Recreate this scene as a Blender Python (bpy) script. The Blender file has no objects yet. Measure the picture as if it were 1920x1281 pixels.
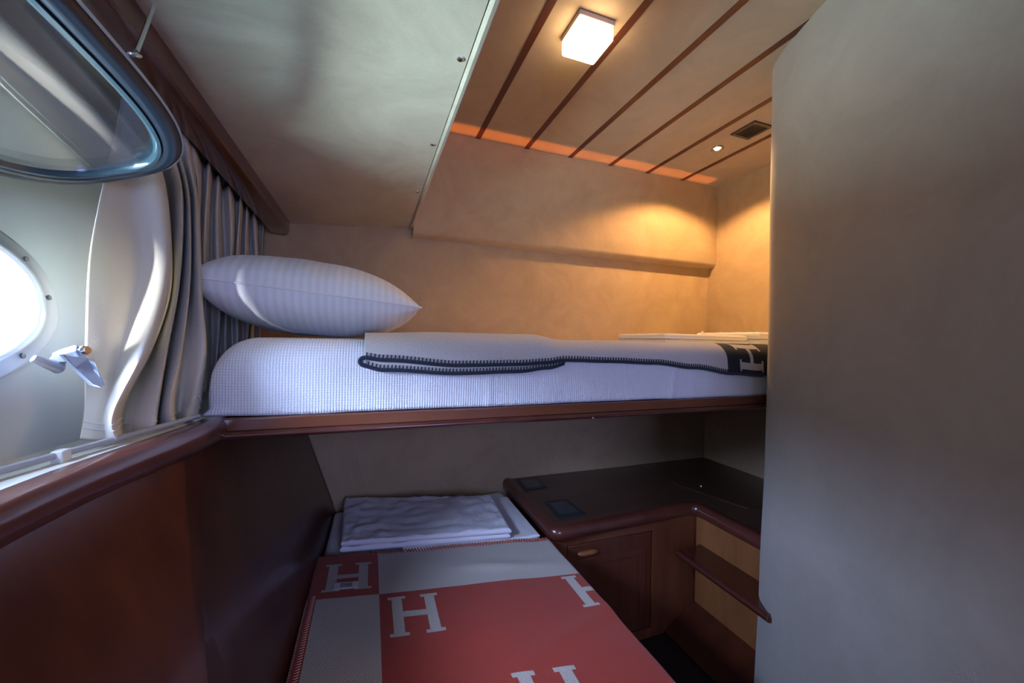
import bpy, math, random
from math import sin, cos, pi, radians, sqrt, atan2
from mathutils import Vector, Matrix, noise
random.seed(7)
S = bpy.context.scene
C = S.collection
H = 1.08            # eye height above the cabin floor; coordinates below are written relative to the eye height

# ------------------------------------------------------------------ camera
F = 726.0
AZ, PIT, ROLL = radians(20.05), radians(-0.2), radians(1.15)
fw = Vector((sin(AZ)*cos(PIT), cos(AZ)*cos(PIT), sin(PIT)))
rt0 = Vector((cos(AZ), -sin(AZ), 0)); up0 = rt0.cross(fw)
rt = rt0*cos(ROLL)+up0*sin(ROLL); up = up0*cos(ROLL)-rt0*sin(ROLL)
cd = bpy.data.cameras.new('camera'); cam = bpy.data.objects.new('camera', cd); C.objects.link(cam)
cd.sensor_width = 36; cd.lens = F/1920*36; cd.clip_start = 0.01; cd.clip_end = 50
M = Matrix((rt, up, -fw)).transposed().to_4x4(); M.translation = Vector((0, 0, H)); cam.matrix_world = M
S.camera = cam

def ray(u, v): return fw+rt*((u-960)/F)-up*((v-640.5)/F)
def on(ax, val, u, v):
    d = ray(u, v); return d*(val/d[ax])

# ------------------------------------------------------------------ view, world
S.view_settings.view_transform = 'Standard'; S.view_settings.look = 'None'
S.view_settings.gamma = 1; S.view_settings.use_curve_mapping = False
S.view_settings.exposure = 0.12
w = bpy.data.worlds.new('sky'); S.world = w; w.use_nodes = True
bg = w.node_tree.nodes['Background']; bg.inputs[0].default_value = (0.70, 0.86, 1.0, 1); bg.inputs[1].default_value = 3.0

def light(name, kind, loc, energy, color, target=None, **kw):
    ld = bpy.data.lights.new(name, kind); o = bpy.data.objects.new(name, ld); C.objects.link(o)
    ld.energy = energy; ld.color = color
    for k, v in kw.items(): setattr(ld, k, v)
    loc = Vector(loc)+Vector((0, 0, H)); o.location = loc
    if target is not None:
        o.rotation_euler = (Vector(target)+Vector((0, 0, H))-loc).to_track_quat('-Z', 'Y').to_euler()
    return o
# sky light slanting down through the open porthole, and light thrown up by the water
light('sky_light', 'AREA', (-1.75, -0.15, 0.95), 480, (0.45, 0.59, 1.0), (-0.3, 0.5, 0.02), shape='RECTANGLE', size=1.3, size_y=1.1)
light('water_light', 'AREA', (-1.6, 0.1, -0.75), 215, (0.60, 0.90, 1.0), (-0.3, 0.45, 0.04), shape='RECTANGLE', size=1.4, size_y=0.8)
# daylight from the doorway behind the photographer
light('doorway_daylight', 'AREA', (0.35, -1.72, 0.20), 21, (0.38, 0.47, 1.0), (0.35, 0.9, -0.05), shape='RECTANGLE', size=0.6, size_y=0.8)
# halogen downlight
light('downlight_beam', 'SPOT', (1.364, 1.25, 0.818), 30, (1.0, 0.56, 0.22), (1.364, 1.25, -1), spot_size=radians(140), spot_blend=0.35, shadow_soft_size=0.012)
# low sun through the porthole, grazing the curtain
light('sun', 'SUN', (-1.0, -2.0, 0.42), 34, (0.90, 0.95, 1.0), (-0.475, 0.0, 0.51), angle=radians(9))
# added upward lamp without a fixture, for the orange glow along the ceiling edge
light('added_ceiling_glow', 'AREA', (0.90, 1.512, 0.60), 0.32, (1.0, 0.26, 0.03), (0.90, 1.512, 1.0), shape='RECTANGLE', size=1.45, size_y=0.07, spread=radians(9))

# ------------------------------------------------------------------ materials
def newmat(name):
    m = bpy.data.materials.new(name); m.use_nodes = True
    nt = m.node_tree; b = nt.nodes['Principled BSDF']
    return m, nt, b
def N(nt, t, **kw):
    n = nt.nodes.new(t)
    for k, v in kw.items():
        if k.startswith('i_'):
            key = k[2:]; n.inputs[int(key) if key.isdigit() else key.replace('_', ' ')].default_value = v
        else: setattr(n, k, v)
    return n
def coords(nt, scale=(1, 1, 1), rot=(0, 0, 0), kind='Object'):
    tc = N(nt, 'ShaderNodeTexCoord'); mp = N(nt, 'ShaderNodeMapping')
    mp.inputs['Scale'].default_value = scale; mp.inputs['Rotation'].default_value = rot
    nt.links.new(tc.outputs[kind], mp.inputs[0]); return mp.outputs[0]
def ramp(nt, src, c0, c1, p0=0.3, p1=0.7):
    r = N(nt, 'ShaderNodeValToRGB'); e = r.color_ramp.elements
    e[0].position = p0; e[0].color = (*c0, 1); e[1].position = p1; e[1].color = (*c1, 1)
    nt.links.new(src, r.inputs[0]); return r.outputs[0]
def bump(nt, b, src, strength=0.2, dist=0.002):
    n = N(nt, 'ShaderNodeBump'); n.inputs['Strength'].default_value = strength; n.inputs['Distance'].default_value = dist
    nt.links.new(src, n.inputs['Height']); nt.links.new(n.outputs[0], b.inputs['Normal'])

def suede(name, c0, c1, sc=5.0):
    m, nt, b = newmat(name)
    co = coords(nt)
    n1 = N(nt, 'ShaderNodeTexNoise'); n1.inputs['Scale'].default_value = sc; n1.inputs['Detail'].default_value = 9; n1.inputs['Roughness'].default_value = 0.72
    n1.inputs['Distortion'].default_value = 0.8
    nt.links.new(co, n1.inputs[0])
    col = ramp(nt, n1.outputs[0], c0, c1, 0.3, 0.7)
    nt.links.new(col, b.inputs['Base Color']); b.inputs['Roughness'].default_value = 0.85
    b.inputs['Sheen Weight'].default_value = 0.25
    n2 = N(nt, 'ShaderNodeTexNoise'); n2.inputs['Scale'].default_value = 260; n2.inputs['Detail'].default_value = 3
    nt.links.new(co, n2.inputs[0]); bump(nt, b, n2.outputs[0], 0.25, 0.001)
    return m
def wood(name, c0, c1, scale=(3, 3, 3), rough=0.22, coat=0.5):
    m, nt, b = newmat(name)
    co = coords(nt, scale)
    n1 = N(nt, 'ShaderNodeTexNoise'); n1.inputs['Scale'].default_value = 3.2; n1.inputs['Detail'].default_value = 7; n1.inputs['Distortion'].default_value = 0.4
    nt.links.new(co, n1.inputs[0])
    col = ramp(nt, n1.outputs[0], c0, c1, 0.32, 0.68)
    nt.links.new(col, b.inputs['Base Color']); b.inputs['Roughness'].default_value = rough
    b.inputs['Coat Weight'].default_value = coat; b.inputs['Coat Roughness'].default_value = 0.12
    return m
def cloth(name, c, rib=0, ribk='X', rib_str=0.4, noise_sc=300, rough=0.9, trans=0.0, stripe=None):
    m, nt, b = newmat(name)
    b.inputs['Base Color'].default_value = (*c, 1); b.inputs['Roughness'].default_value = rough
    b.inputs['Sheen Weight'].default_value = 0.2
    co = coords(nt)
    n2 = N(nt, 'ShaderNodeTexNoise'); n2.inputs['Scale'].default_value = noise_sc; n2.inputs['Detail'].default_value = 3
    nt.links.new(co, n2.inputs[0]); src = n2.outputs[0]
    if rib:
        wx = N(nt, 'ShaderNodeTexWave', bands_direction=ribk); wx.inputs['Scale'].default_value = rib; nt.links.new(co, wx.inputs[0])
        wz = N(nt, 'ShaderNodeTexWave', bands_direction='Z'); wz.inputs['Scale'].default_value = rib; nt.links.new(co, wz.inputs[0])
        ad = N(nt, 'ShaderNodeMath', operation='MULTIPLY_ADD'); ad.inputs[1].default_value = 0.55
        nt.links.new(wz.outputs[1], ad.inputs[0]); nt.links.new(wx.outputs[1], ad.inputs[2]); src = ad.outputs[0]
        rib_c = ramp(nt, src, tuple(x*0.80 for x in c), c, 0.1, 0.9); nt.links.new(rib_c, b.inputs['Base Color'])
    if stripe:
        wx = N(nt, 'ShaderNodeTexWave', bands_direction=ribk); wx.inputs['Scale'].default_value = stripe; nt.links.new(co, wx.inputs[0])
        cc = ramp(nt, wx.outputs[1], tuple(x*0.92 for x in c), c, 0.4, 0.6); nt.links.new(cc, b.inputs['Base Color'])
        rr = ramp(nt, wx.outputs[1], (0.6,)*3, (0.9,)*3, 0.45, 0.55); nt.links.new(rr, b.inputs['Roughness'])
    bump(nt, b, src, rib_str, 0.0015)
    if trans:
        out = nt.nodes['Material Output']; tr = N(nt, 'ShaderNodeBsdfTranslucent'); tr.inputs[0].default_value = (*c, 1)
        mx = N(nt, 'ShaderNodeMixShader'); mx.inputs[0].default_value = trans
        nt.links.new(b.outputs[0], mx.inputs[1]); nt.links.new(tr.outputs[0], mx.inputs[2]); nt.links.new(mx.outputs[0], out.inputs[0])
    return m
def plain(name, c, rough=0.5, metal=0.0, coat=0.0):
    m, nt, b = newmat(name); b.inputs['Base Color'].default_value = (*c, 1)
    b.inputs['Roughness'].default_value = rough; b.inputs['Metallic'].default_value = metal; b.inputs['Coat Weight'].default_value = coat
    n2 = N(nt, 'ShaderNodeTexNoise'); n2.inputs['Scale'].default_value = 90; nt.links.new(coords(nt), n2.inputs[0]); bump(nt, b, n2.outputs[0], 0.03, 0.001)
    return m
def emit(name, c, s):
    m, nt, b = newmat(name); b.inputs['Base Color'].default_value = (*c, 1)
    b.inputs['Emission Color'].default_value = (*c, 1); b.inputs['Emission Strength'].default_value = s; return m

SUEDE = suede('tan_suede', (0.40, 0.275, 0.155), (0.50, 0.365, 0.215))
SUEDE_C = suede('ceiling_suede', (0.34, 0.24, 0.15), (0.43, 0.315, 0.205), 4)
SUEDE_L = suede('lowered_ceiling_suede', (0.33, 0.27, 0.195), (0.52, 0.44, 0.335), 4)
SUEDE_P = suede('partition_suede', (0.33, 0.30, 0.26), (0.40, 0.365, 0.32), 5)
PALE = plain('pale_hull_lining', (0.52, 0.55, 0.53), 0.6)
SILLM = plain('cream_sill', (0.66, 0.66, 0.60), 0.5)
MAH = wood('mahogany', (0.050, 0.0095, 0.0055), (0.105, 0.024, 0.013), (3, 0.5, 3), 0.2, 0.6)
MAHX = wood('mahogany_edge', (0.12, 0.032, 0.014), (0.22, 0.075, 0.032), (0.5, 4, 4), 0.22, 0.5)
RAILM = wood('mahogany_rail', (0.06, 0.014, 0.010), (0.11, 0.03, 0.02), (3, 0.4, 3), 0.28, 0.7)
PANEL = wood('hull_veneer', (0.055, 0.013, 0.006), (0.10, 0.027, 0.011), (5, 5, 0.8), 0.3, 0.25)
PANEL2 = wood('hull_veneer_dark', (0.050, 0.012, 0.006), (0.088, 0.023, 0.010), (5, 5, 0.8), 0.3, 0.25)
CAB = wood('cabinet_veneer', (0.105, 0.029, 0.013), (0.18, 0.054, 0.023), (5, 5, 0.8), 0.3, 0.3)
CABL = wood('light_veneer', (0.20, 0.070, 0.024), (0.31, 0.12, 0.042), (5, 5, 0.8), 0.35, 0.2)
DOORM = wood('door_veneer', (0.075, 0.019, 0.009), (0.12, 0.034, 0.016), (5, 5, 0.8), 0.3, 0.3)
DESKM = wood('desk_top_veneer', (0.055, 0.028, 0.018), (0.09, 0.047, 0.03), (0.8, 5, 5), 0.28, 0.4)
BAT = plain('batten_mahogany', (0.085, 0.02, 0.011), 0.4)
SHEET = cloth('white_waffle_cover', (0.83, 0.83, 0.85), rib=58, rib_str=0.5)
WHITE = cloth('white_cotton', (0.80, 0.79, 0.80), noise_sc=120, rib_str=0.3)
PILW = cloth('striped_satin', (0.82, 0.82, 0.84), noise_sc=60, rib_str=0.15, stripe=19)
TOWEL = cloth('crinkled_cotton', (0.76, 0.74, 0.78), noise_sc=70, rib_str=1.0)
CURT = cloth('cream_linen', (0.80, 0.74, 0.63), noise_sc=400, rib_str=0.3, trans=0.22)
NAVY = cloth('navy_yarn', (0.012, 0.02, 0.04)); ORANGE = cloth('orange_yarn', (0.50, 0.07, 0.03)); PEACH = cloth('peach_yarn', (0.72, 0.36, 0.24)); CREAMY = cloth('cream_yarn', (0.62, 0.55, 0.48))
CHROME = plain('chrome', (0.75, 0.76, 0.78), 0.18, 1.0)
ALU = plain('brushed_aluminium', (0.50, 0.54, 0.60), 0.42, 0.85)
RUB = plain('black_rubber', (0.008, 0.016, 0.03), 0.3, 0, 0.3)
DARK = plain('dark_plastic', (0.02, 0.022, 0.028), 0.3)
INSET = plain('dark_glass_plate', (0.015, 0.04, 0.055), 0.12, 0, 0.6)
FLOORM = wood('dark_floor', (0.012, 0.007, 0.006), (0.025, 0.014, 0.010), (4, 1, 1), 0.6, 0)
GREYP = plain('grey_plastic', (0.35, 0.38, 0.42), 0.45)
LAMPB = plain('lamp_base', (0.55, 0.45, 0.38), 0.4)
DIFF = emit('lamp_diffuser_glow', (1.0, 0.74, 0.42), 15)
BULB = emit('halogen_glow', (1.0, 0.85, 0.6), 60)

def glassmat():
    m, nt, b = newmat('porthole_glass'); out = nt.nodes['Material Output']
    tr = N(nt, 'ShaderNodeBsdfTransparent'); tr.inputs[0].default_value = (0.86, 0.94, 0.98, 1)
    gl = N(nt, 'ShaderNodeBsdfGlossy'); gl.inputs['Roughness'].default_value = 0.04
    fr = N(nt, 'ShaderNodeLayerWeight'); fr.inputs[0].default_value = 0.35
    mr = N(nt, 'ShaderNodeMapRange'); mr.inputs[3].default_value = 0.06; mr.inputs[4].default_value = 0.6; nt.links.new(fr.outputs[1], mr.inputs[0])
    mx = N(nt, 'ShaderNodeMixShader'); nt.links.new(mr.outputs[0], mx.inputs[0])
    nt.links.new(tr.outputs[0], mx.inputs[1]); nt.links.new(gl.outputs[0], mx.inputs[2]); nt.links.new(mx.outputs[0], out.inputs[0])
    return m
GLASS = glassmat()

# a slab-serif letter woven in wool: rectangle tests in UV space
def rect(nt, X, Y, x0, x1, y0, y1):
    a = N(nt, 'ShaderNodeMath', operation='COMPARE'); nt.links.new(X, a.inputs[0]); a.inputs[1].default_value = (x0+x1)/2; a.inputs[2].default_value = (x1-x0)/2
    b = N(nt, 'ShaderNodeMath', operation='COMPARE'); nt.links.new(Y, b.inputs[0]); b.inputs[1].default_value = (y0+y1)/2; b.inputs[2].default_value = (y1-y0)/2
    c = N(nt, 'ShaderNodeMath', operation='MULTIPLY'); nt.links.new(a.outputs[0], c.inputs[0]); nt.links.new(b.outputs[0], c.inputs[1]); return c.outputs[0]
def anyof(nt, L):
    s = L[0]
    for x in L[1:]:
        m = N(nt, 'ShaderNodeMath', operation='MAXIMUM'); nt.links.new(s, m.inputs[0]); nt.links.new(x, m.inputs[1]); s = m.outputs[0]
    return s
def letter(nt, X, Y, x0, y0, w_, h_):
    st, sf, b = w_*0.20, w_*0.075, h_*0.10
    L = [rect(nt, X, Y, x0+sf, x0+sf+st, y0, y0+h_), rect(nt, X, Y, x0+w_-sf-st, x0+w_-sf, y0, y0+h_),
         rect(nt, X, Y, x0+sf, x0+w_-sf, y0+h_*0.44, y0+h_*0.58)]
    for xx in (x0, x0+w_-2*sf-st):
        for yy in (y0, y0+h_*0.925): L.append(rect(nt, X, Y, xx, xx+st+2*sf, yy, yy+h_*0.075))
    return L
def wool(name, pat, colA, colB):
    m, nt, b = newmat(name); b.inputs['Roughness'].default_value = 0.95; b.inputs['Sheen Weight'].default_value = 0.15
    tc = N(nt, 'ShaderNodeTexCoord'); sp = N(nt, 'ShaderNodeSeparateXYZ'); nt.links.new(tc.outputs['UV'], sp.inputs[0])
    mask = anyof(nt, pat(nt, sp.outputs[0], sp.outputs[1]))
    mx = N(nt, 'ShaderNodeMix', data_type='RGBA'); nt.links.new(mask, mx.inputs[0])
    mx.inputs[6].default_value = (*colA, 1); mx.inputs[7].default_value = (*colB, 1)
    n = N(nt, 'ShaderNodeTexNoise'); n.inputs['Scale'].default_value = 420; nt.links.new(tc.outputs['UV'], n.inputs[0])
    n.inputs['Detail'].default_value = 1
    fl = ramp(nt, n.outputs[0], (0.78,)*3, (1.1,)*3, 0.3, 0.7)
    mu = N(nt, 'ShaderNodeMix', data_type='RGBA', blend_type='MULTIPLY'); mu.inputs[0].default_value = 1
    nt.links.new(mx.outputs[2], mu.inputs[6]); nt.links.new(fl, mu.inputs[7]); nt.links.new(mu.outputs[2], b.inputs['Base Color'])
    wv = N(nt, 'ShaderNodeTexWave', bands_direction='DIAGONAL'); wv.inputs['Scale'].default_value = 90; wv.inputs['Distortion'].default_value = 1.5
    nt.links.new(tc.outputs['UV'], wv.inputs[0]); bump(nt, b, wv.outputs[1], 0.35, 0.001)
    return m
CRM = (0.50, 0.44, 0.38)
def pat_low(nt, X, Y):
    L = [rect(nt, X, Y, -0.113, 0.031, -1, 1.037), rect(nt, X, Y, 0.031, 0.7, 1.037, 1.3)]
    L += letter(nt, X, Y, -0.105, 1.064, 0.118, 0.126) + letter(nt, X, Y, 0.050, 0.886, 0.117, 0.133)
    L += letter(nt, X, Y, 0.494, 0.905, 0.117, 0.125) + letter(nt, X, Y, 0.262, 0.615, 0.125, 0.133)
    return L
WOOLR = wool('terracotta_wool', pat_low, (0.36, 0.037, 0.017), CRM)
def pat_up(nt, X, Y):
    # X: distance up from the front hem, Y: length along the bunk
    return [rect(nt, X, Y, -1, 2, -1, 0.985)] + letter(nt, X, Y, 0.008, 1.035, 0.105, 0.098)
WOOLN = wool('cream_navy_wool', pat_up, (0.010, 0.013, 0.018), (0.62, 0.57, 0.52))

# ------------------------------------------------------------------ mesh helpers
class MB:
    def __init__(s): s.v = []; s.f = []; s.mi = []; s.uv = []
    def add(s, vs, fs, mi=0, uv=None):
        o = len(s.v); s.v += [Vector(x) for x in vs]; s.uv += (uv if uv else [(0, 0)]*len(vs))
        for f in fs: s.f.append([i+o for i in f]); s.mi.append(mi)
        return s
    def box(s, x0, x1, y0, y1, z0, z1, mi=0):
        vs = [(x, y, z) for z in (z0, z1) for y in (y0, y1) for x in (x0, x1)]
        return s.add(vs, [(0, 2, 3, 1), (4, 5, 7, 6), (0, 1, 5, 4), (2, 6, 7, 3), (0, 4, 6, 2), (1, 3, 7, 5)], mi)
    def prism(s, poly, f0, f1, mi=0):
        n = len(poly); vs = [f0(p) for p in poly]+[f1(p) for p in poly]
        fs = [tuple(range(n))[::-1], tuple(range(n, 2*n))]+[(i, (i+1) % n, n+(i+1) % n, n+i) for i in range(n)]
        return s.add(vs, fs, mi)
    def loft(s, secs, closed=True, caps=True, mi=0, loop=False, uvs=None):
        n = len(secs[0]); m = len(secs); vs = [p for q in secs for p in q]; fs = []
        for j in range(m if loop else m-1):
            k = (j+1) % m
            for i in range(n if closed else n-1):
                fs.append((j*n+i, j*n+(i+1) % n, k*n+(i+1) % n, k*n+i))
        if caps and closed and not loop: fs += [tuple(range(n))[::-1], tuple((m-1)*n+i for i in range(n))]
        return s.add(vs, fs, mi, uvs)
    def tube(s, pts, r, n=8, loop=False, mi=0):
        pts = [Vector(p) for p in pts]; secs = []; L = len(pts); prev = None
        for i, p in enumerate(pts):
            a = pts[(i-1) % L] if (loop or i > 0) else p; b = pts[(i+1) % L] if (loop or i < L-1) else p
            t = (b-a).normalized()
            x = (prev - t*prev.dot(t)) if prev is not None else t.orthogonal()
            if x.length < 1e-6: x = t.orthogonal()
            x.normalize(); prev = x; y = t.cross(x); rr = r[i] if isinstance(r, (list, tuple)) else r
            secs.append([p+x*(rr*cos(2*pi*k/n))+y*(rr*sin(2*pi*k/n)) for k in range(n)])
        return s.loft(secs, loop=loop, mi=mi)
    def cyl(s, c, ax, r, h, n=20, mi=0, bev=0.0):
        c = Vector(c); ax = Vector(ax).normalized(); x = ax.orthogonal().normalized(); y = ax.cross(x)
        pr = [(0, r)] + ([(h-bev, r), (h-bev*0.3, r-bev*0.3), (h, r-bev)] if bev else [(h, r)])
        secs = [[c+ax*a+x*(q*cos(2*pi*k/n))+y*(q*sin(2*pi*k/n)) for k in range(n)] for a, q in pr]
        return s.loft(secs, mi=mi)
    def grid(s, nu, nv, fn, uvf=None, mi=0):
        vs = [fn(i/nu, j/nv) for j in range(nv+1) for i in range(nu+1)]
        uv = [uvf(i/nu, j/nv) for j in range(nv+1) for i in range(nu+1)] if uvf else None
        fs = [(j*(nu+1)+i, j*(nu+1)+i+1, (j+1)*(nu+1)+i+1, (j+1)*(nu+1)+i) for j in range(nv) for i in range(nu)]
        return s.add(vs, fs, mi, uv)

def worldpos(o):
    p = Vector(o.location)
    while o.parent: o = o.parent; p += o.location
    return p
def thing(name, loc, label=None, cat=None, group=None, kind=None, parent=None):
    o = bpy.data.objects.new(name, None); C.objects.link(o); o.empty_display_size = 0.05
    p = Vector(loc)+Vector((0, 0, H))
    if parent: o.parent = parent; o.location = p-worldpos(parent)
    else: o.location = p
    tag(o, label, cat, group, kind); return o
def tag(o, label=None, cat=None, group=None, kind=None):
    for k, v in (('label', label), ('category', cat), ('group', group), ('kind', kind)):
        if v: o[k] = v
    return o
def obj(name, mb, mats, parent=None, smooth=40, bevel=0, bseg=3, solid=0, soff=0, sub=0, label=None):
    if not isinstance(mats, (list, tuple)): mats = [mats]
    vs = [v+Vector((0, 0, H)) for v in mb.v]
    lo = Vector([min(v[i] for v in vs) for i in range(3)]); hi = Vector([max(v[i] for v in vs) for i in range(3)])
    org = Vector(((lo.x+hi.x)/2, (lo.y+hi.y)/2, lo.z))
    me = bpy.data.meshes.new(name); me.from_pydata([v-org for v in vs], [], mb.f)
    for m in mats: me.materials.append(m)
    for p, k in zip(me.polygons, mb.mi): p.material_index = k
    uvl = me.uv_layers.new(name='UVMap')
    for p in me.polygons:
        for li in p.loop_indices: uvl.data[li].uv = mb.uv[me.loops[li].vertex_index]
    import bmesh
    if not solid:
        b = bmesh.new(); b.from_mesh(me); bmesh.ops.recalc_face_normals(b, faces=b.faces); b.to_mesh(me); b.free()
    if smooth:
        for p in me.polygons: p.use_smooth = True
        me.set_sharp_from_angle(angle=radians(smooth))
    o = bpy.data.objects.new(name, me); C.objects.link(o)
    if parent: o.parent = parent; o.location = org-worldpos(parent)
    else: o.location = org
    if solid: md = o.modifiers.new('thickness', 'SOLIDIFY'); md.thickness = solid; md.offset = soff
    if bevel: md = o.modifiers.new('bevel', 'BEVEL'); md.width = bevel; md.segments = bseg; md.limit_method = 'ANGLE'; md.angle_limit = radians(35)
    if sub: md = o.modifiers.new('subdivision', 'SUBSURF'); md.levels = sub; md.render_levels = sub
    if label: o['label'] = label
    return o
def struct(name, mb, mats, **kw): return tag(obj(name, mb, mats, **kw), kind='structure')
def nz(x, y, z=0, s=1.0): return noise.noise(Vector((x*s, y*s, z*s)))
def lerp(a, b, t): return a+(b-a)*t
def interp(x, T):
    if x <= T[0][0]: return T[0][1]
    for (a, p), (b, q) in zip(T, T[1:]):
        if x <= b: t = (x-a)/(b-a); t = t*t*(3-2*t); return p+(q-p)*t
    return T[-1][1]
def superell(a, b, n, k=96):
    out = []
    for i in range(k):
        t = 2*pi*i/k; c, s_ = cos(t), sin(t)
        out.append((a*abs(c)**(2/n)*(1 if c >= 0 else -1), b*abs(s_)**(2/n)*(1 if s_ >= 0 else -1)))
    return out

ZC = 0.83; ZF = -1.08; D = 1.61; YB = 1.56; Y0 = -1.6
# ------------------------------------------------------------------ structure
struct('floor', MB().box(-0.6, 1.9, Y0, D+0.05, ZF-0.05, ZF), FLOORM)
struct('wall_back', MB().box(-0.60, 1.80, D, D+0.06, ZF, 0.90), SUEDE)
struct('wall_right_rear', MB().box(1.71, 1.77, 0.80, D, ZF, 0.90), SUEDE)
# ceiling: padded panels parted by flush mahogany battens
cm = MB().box(0.10, 1.80, Y0, D, ZC, ZC+0.05)
for x in (0.190, 0.401, 0.618, 0.830, 1.041, 1.2525, 1.470):
    cm.box(x-0.0105, x+0.0105, Y0, YB+0.02, ZC-0.0015, ZC+0.002, 1)
struct('ceiling', cm, [SUEDE_C, BAT])
def zl(x): return 0.409+0.075*(x+0.28)      # the lowered ceiling climbs slightly inboard
lc = MB(); lc.prism([(-0.60, zl(-0.6)), (0.1358, zl(0.1358)), (0.1358, 0.9), (-0.60, 0.9)], lambda p: (p[0], Y0, p[1]), lambda p: (p[0], D, p[1]))
struct('ceiling_lowered', lc, SUEDE_L)
# padded trim along the step between the two ceilings
tr = MB(); pr = [(0.1376, zl(.137)+.0), (0.1385, zl(.137)-.002), (0.1425, zl(.137)-.005), (0.148, zl(.137)-.003), (0.1515, zl(.137)+.004), (0.152, zl(.137)+.012), (0.152, ZC), (0.1375, ZC)]
tr.prism(pr, lambda p: (p[0], Y0, p[1]), lambda p: (p[0], D, p[1]))
t3 = struct('trim_1', tr, SUEDE_L)
for y in (0.32, 0.602, 0.888, 1.19, 1.5):
    sm = MB().cyl((0.124, y, zl(.124)+0.001), (0, 0, -1), 0.0058, 0.003, 16, bev=0.001).box(0.1205, 0.1275, y-0.0011, y+0.0011, zl(.124)-0.0027, zl(.124)-0.0018, 1).box(0.1229, 0.1251, y-0.0035, y+0.0035, zl(.124)-0.0027, zl(.124)-0.0018, 1)
    s_ = struct('trim_screw', sm, [CHROME, DARK])
    s_.parent = t3; s_.location -= t3.location; del s_['kind']
# shallow padded soffit box along the back wall
sb = MB(); pr = [(YB, ZC), (YB, 0.428), (YB+0.004, 0.417), (YB+0.014, 0.410), (D+0.001, 0.404), (D+0.001, ZC)]
sb.prism(pr, lambda p: (0.150, p[0], p[1]), lambda p: (1.711, p[0], p[1]))
struct('ceiling_soffit', sb, SUEDE)
# big rounded partition on the right
plan = [(1.82, 0.862), (1.25, 0.862), (1.19, 0.860), (1.15, 0.850), (1.122, 0.834), (1.104, 0.815), (1.089, 0.792), (1.075, 0.768), (1.058, 0.735), (1.038, 0.690), (1.011, 0.621), (0.95, 0.455), (0.88, 0.271), (0.80, 0.05), (0.76, -0.25), (0.76, Y0), (1.82, Y0)]
def bow(z): return interp(z, [(ZF, -0.022), (-0.7, -0.009), (-0.3, 0.004), (0.1, 0.006), (0.5, 0.0), (ZC, 0.0)])
secs = []
for k in range(25):
    z = lerp(ZF, 0.88, k/24)
    secs.append([(x+(bow(z) if x < 1.3 else 0), y, z) for x, y in plan])
struct('wall_right', MB().loft(secs), SUEDE_P, smooth=50)
# wall behind the photographer, with the doorway
wf = MB().box(-0.95, 0.03, Y0-0.05, Y0, ZF, 0.9).box(0.67, 1.8, Y0-0.05, Y0, ZF, 0.9).box(0.03, 0.67, Y0-0.05, Y0, 0.72, 0.9)
struct('wall_front', wf, SUEDE)
# unseen walls added outside the doorway to keep the sun from shining in
pw = MB().box(-0.95, 1.8, Y0-1.1, Y0-1.05, ZF, 0.9).box(-0.95, -0.90, Y0-1.05, Y0-0.05, ZF, 0.9).box(1.75, 1.8, Y0-1.05, Y0-0.05, ZF, 0.9).box(-0.95, 1.8, Y0-1.05, Y0-0.05, 0.86, 0.9).box(-0.95, 1.8, Y0-1.05, Y0-0.05, ZF-0.05, ZF)
struct('sun_block_walls', pw, SUEDE)

# ------------------------------------------------------------------ hull side
def wallX(y, z): return -0.407+0.12*(min(y, 0.95)-0.6)-0.167*(z+0.16)
YP, ZP, AP, BP = 0.439, 0.042, 0.294, 0.126       # porthole centre and half sizes
K = 96
ell = superell(AP-0.022, BP-0.022, 2.2, K)
outer = []
for (a, b) in ell:
    ang = atan2(b, a); y0_, y1_, z0_, z1_ = Y0-YP, 0.95-YP, -0.17-ZP, 0.47-ZP
    ts = []
    if cos(ang) > 1e-9: ts.append(y1_/cos(ang))
    if cos(ang) < -1e-9: ts.append(y0_/cos(ang))
    if sin(ang) > 1e-9: ts.append(z1_/sin(ang))
    if sin(ang) < -1e-9: ts.append(z0_/sin(ang))
    t = min(ts); outer.append((t*cos(ang), t*sin(ang)))
def W(a, b, d=0): return (wallX(YP+a, ZP+b)-d, YP+a, ZP+b)
wl = MB()
wl.loft([[W(a, b) for a, b in outer], [W(a, b) for a, b in ell], [W(a*0.99, b*0.99, 0.022) for a, b in ell]], caps=False)
wl.add([W(0.95-YP, -0.17-ZP), (wallX(1, -.17), D, -.17), (wallX(1, .47), D, .47), W(0.95-YP, 0.47-ZP)], [(0, 1, 2, 3)])
struct('wall_left', wl, PALE)
# outer skin so no daylight leaks round the lining
sk = MB().box(-0.75, -0.50, Y0, YP-AP, ZF, 0.9)
def railX(y): return interp(y, [(-1.6, -0.345), (0.0, -0.335), (0.5, -0.312), (0.88, -0.262), (1.7, -0.258)])
sill = MB(); secs = []
for k in range(31):
    y = lerp(Y0, D, k/30)
    secs.append([(railX(y)-0.02, y, -0.156), (wallX(y, -.156)-0.03, y, -0.156), (wallX(y, -.156)-0.03, y, -0.19), (railX(y)-0.02, y, -0.19)])
struct('trim_2', sill.loft(secs), SILLM)
rl = MB(); secs = []
for k in range(37):
    y = lerp(Y0, 0.925, k/36); x = railX(y)
    pr = [(-0.022, -0.2), (-0.022, -0.1545), (-0.012, -0.1535)]
    for j in range(10):
        a = pi/2-pi*j/9; pr.append((-0.004+0.019*cos(a), -0.176+0.0225*sin(a)))
    secs.append([(x+p, y, z) for p, z in pr])
struct('trim_3', rl.loft(secs), RAILM)
def panX(y, z):
    xt = railX(y)-0.010 if y < 0.93 else -0.268
    xb = -0.118-0.025*(1.6-min(1.6, max(y, -0.2)))/0.8
    t = (z+0.2)/(-0.65+0.2)
    return lerp(xt, xb, t)
def seamY(z): return lerp(0.83, 0.56, (-0.2-z)/0.4)
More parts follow.
